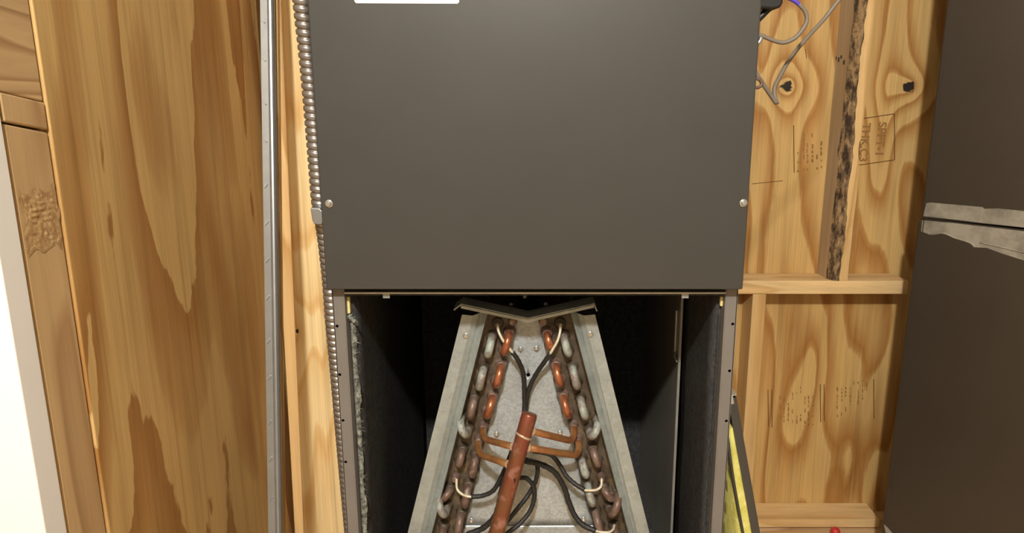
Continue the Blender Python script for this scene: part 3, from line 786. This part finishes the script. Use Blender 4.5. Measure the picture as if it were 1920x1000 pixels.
strip_on_face('sealant_smear', [(1729, 413), (1745, 414), (1766, 416.5), (1785, 418), (1805, 420.5), (1815, 421.5), (1826, 423), (1850, 425.5), (1880, 429), (1921, 434), (2040, 447), (2250, 471)],
              [(1727, 434), (1745, 441), (1766, 437), (1785, 446), (1805, 451), (1815, 455), (1826, 464), (1850, 465), (1880, 476), (1921, 489), (2040, 505), (2250, 515)], M['sealant'], lo, .0004, .0008)['label'] = 'pale grey smear of sealant below the seam'
for pts_ in ([(1838, 455), (1870, 462), (1921, 474)], [(1745, 440), (1768, 437.5), (1790, 446), (1820, 456), (1828, 464)]):
    tube('sealant_ridge', [face_px(x, y, .0008) for x, y in pts_], .0022, M['sealant'], lo, 8)
# torn bright tab at the foot of the corner
a = [face_px(1657, 984, .002), face_px(1662, 1004, .002), face_px(1676, 1004, .004), face_px(1664, 990, .003)]
prism('torn_tab', a, off(a, bx*.0015), M['bright'], lo)

# ================================================================== REMOVED ACCESS PANEL leaning on the cabinet
YA0, YA1 = .93, 1.40
tpz = zat(744, YA0); T = Vector((HW+.0005, 0, tpz)); lean = math.radians(12.7)
dv = Vector((math.sin(lean), 0, -math.cos(lean))); nv_ = Vector((math.cos(lean), 0, math.sin(lean)))     # down the panel; outward normal
LN = (tpz-.003)/math.cos(lean)
ap = empty('access_panel', (T+dv*LN+Vector((0, YA0, 0))), 'removed charcoal access panel with yellow insulation leaning against the open cabinet', 'access panel')
def pslab(name, s0, s1, n0, n1, y0, y1, mat, par=ap, bev=0):
    p = []
    for y in (y0, y1):
        for s_, n_ in ((s0, n0), (s1, n0), (s1, n1), (s0, n1)): q = T+dv*s_+nv_*n_; p.append(Vector((q.x, y, q.z)))
    return hexa(name, p, mat, par, bev)
pslab('outer_sheet', 0, LN, .0105, .012, YA0, YA1, M['panel'], bev=.0004)
pslab('front_flange', 0.004, LN, .0, .0105, YA0, YA0+.0015, M['panel'])
pslab('rear_flange', 0.004, LN, .0, .0105, YA1-.0015, YA1, M['panel'])
tl = pslab('top_flange', -.001, .0005, -.0005, .0125, YA0-.0005, YA1, M['bright'])
pslab('top_corner_tab', .0005, .012, -.0005, .007, YA0-.0012, YA0-.0002, M['bright'], tl)
# bulging insulation batt, its front end visible
rows = []
for i in range(31):
    s_ = .05+(LN-.07)*i/30
    th = .006+.022*min(1, i/9)+.002*noise.noise(Vector((i*.9, 0, 0)))
    ring = []
    for n_, y in ((.0, YA0+.004), (-th*.5, YA0+.002), (-th, YA0+.008), (-th, YA1-.02), (0, YA1-.01), (.009, YA1-.01), (.009, YA0+.004)):
        q = T+dv*s_+nv_*n_; ring.append(Vector((max(q.x, HW+.001), y+.002*noise.noise(Vector((n_*300, i*.7, 3))), q.z)))
    rows.append(ring)
batt = loft('insulation_batt', rows, M['fibreglass'], ap); batt['label'] = 'yellow fibreglass insulation batt'
sp = [T+dv*s_+nv_*(-.009-.004*math.sin(s_*9)) for s_ in (.06, .12, .18, .25, .32, .42)]
tube('batt_seam', [Vector((max(p.x, HW+.004), YA0+.0005, p.z)) for p in sp], .0022, M['frame_dark'], batt, 8)

# ================================================================== WIRING (upper right)
def side_pt(px, py, Y): p = atY(px, py, Y); return Vector((HW+.0012, Y, p.z))
def cable(name, pts, r, mat, label, cat='cable', group=None, pre=None, post_=None):
    o = tube(name, ([] if pre is None else pre)+[atY(*p) for p in pts]+([] if post_ is None else post_), r, mat, None, 10, 8); return tag(o, label, cat, group)
plug = empty('cable_connector', atY(1440, 10, 1.0), 'black plastic connector housing behind the upper edge of the charcoal panel', 'connector')
pp = [atY(x, y, .985) for x, y in ((1405, -40), (1470, -40), (1469, 4), (1464, 14), (1452, 17), (1430, 16), (1422, 19), (1405, 19))]
for k_ in (0, 7): pp[k_].x = HW+.0002
prism('housing', pp, off(pp, (0, .045, 0)), M['black'], plug, .003)
tube('lead', [atY(1445, 14, 1.0), atY(1436, 22, 1.0), atY(1424, 34, 1.0), atY(1412, 44, 1.0), side_pt(1405, 48, 1.0)], .0042, M['black'], plug, 10)
lp = cable('thermostat_cable', [(1412, 66, 1.02), (1428, 67, 1.02), (1440, 72, 1.02), (1460, 79, 1.02), (1474, 79, 1.02), (1492, 70, 1.02), (1507, 52, 1.02), (1513, 36, 1.02), (1509, 20, 1.02), (1498, 8, 1.02)], .0029, M['cable'], 'grey cable looping out from the cabinet below the black connector', pre=[side_pt(1412, 66, 1.02)])
tube('violet_lead', [atY(*p) for p in ((1499, 9, 1.02), (1490, 2, 1.02), (1478, -4, 1.02), (1465, -12, 1.02))]+[atY(1450, -22, 1.015)], .0028, M['blue'], lp, 10)
tube('cable_end', [atY(*p) for p in ((1427, 70, 1.018), (1424, 78, 1.018), (1416, 86, 1.018))], .003, M['zinc'], lp, 10)
lc = cable('folded_cable', [(1640, -70, 1.10), (1580, -8, 1.10), (1545, 36, 1.10), (1512, 72, 1.09), (1492, 96, 1.08), (1474, 122, 1.07), (1461, 146, 1.06), (1453, 162, 1.05), (1452, 176, 1.045), (1455, 188, 1.04), (1456.5, 195, 1.038)], .0031, M['cable'], 'long grey cable hanging down across the plywood to a sharp fold', 'cable', pre=[Vector((.60, 1.14, HC)), Vector((.585, 1.13, 2.0)), Vector((.56, 1.12, 1.65)), Vector((.53, 1.11, 1.48))])
tube('cable_return', [atY(*p) for p in ((1456, 194, 1.036), (1446, 180, 1.034), (1433, 161, 1.03), (1420, 141, 1.028), (1408, 122, 1.026))]+[side_pt(1404, 116, 1.026)], .0031, M['cable'], lc, 10)
pk = cable('cable_loop', [(1412, 164, 1.0), (1422, 164, 1.0), (1428, 158, 1.0), (1424, 150, 1.0), (1410, 146, 1.0)], .0022, M['dullcopper'], 'small pinkish cable loop peeking out beside the charcoal panel', pre=[side_pt(1406, 164, 1.0)], post_=[side_pt(1406, 144, 1.0)])

# ================================================================== small red knob on the floor by the sole plate
kb = atY(1566, 1000, YS-.03)
kn = lathe_y('red_knob', (kb.x, YS-.03, 0), [(0, .012), (.006, .0135), (.012, .0135), (.017, .0115), (.021, .0075), (.0225, .002)], M['red'], None, 20, (0, 0, 1))
tag(kn, 'small domed red plastic knob on the floor against the sole plate', 'knob')
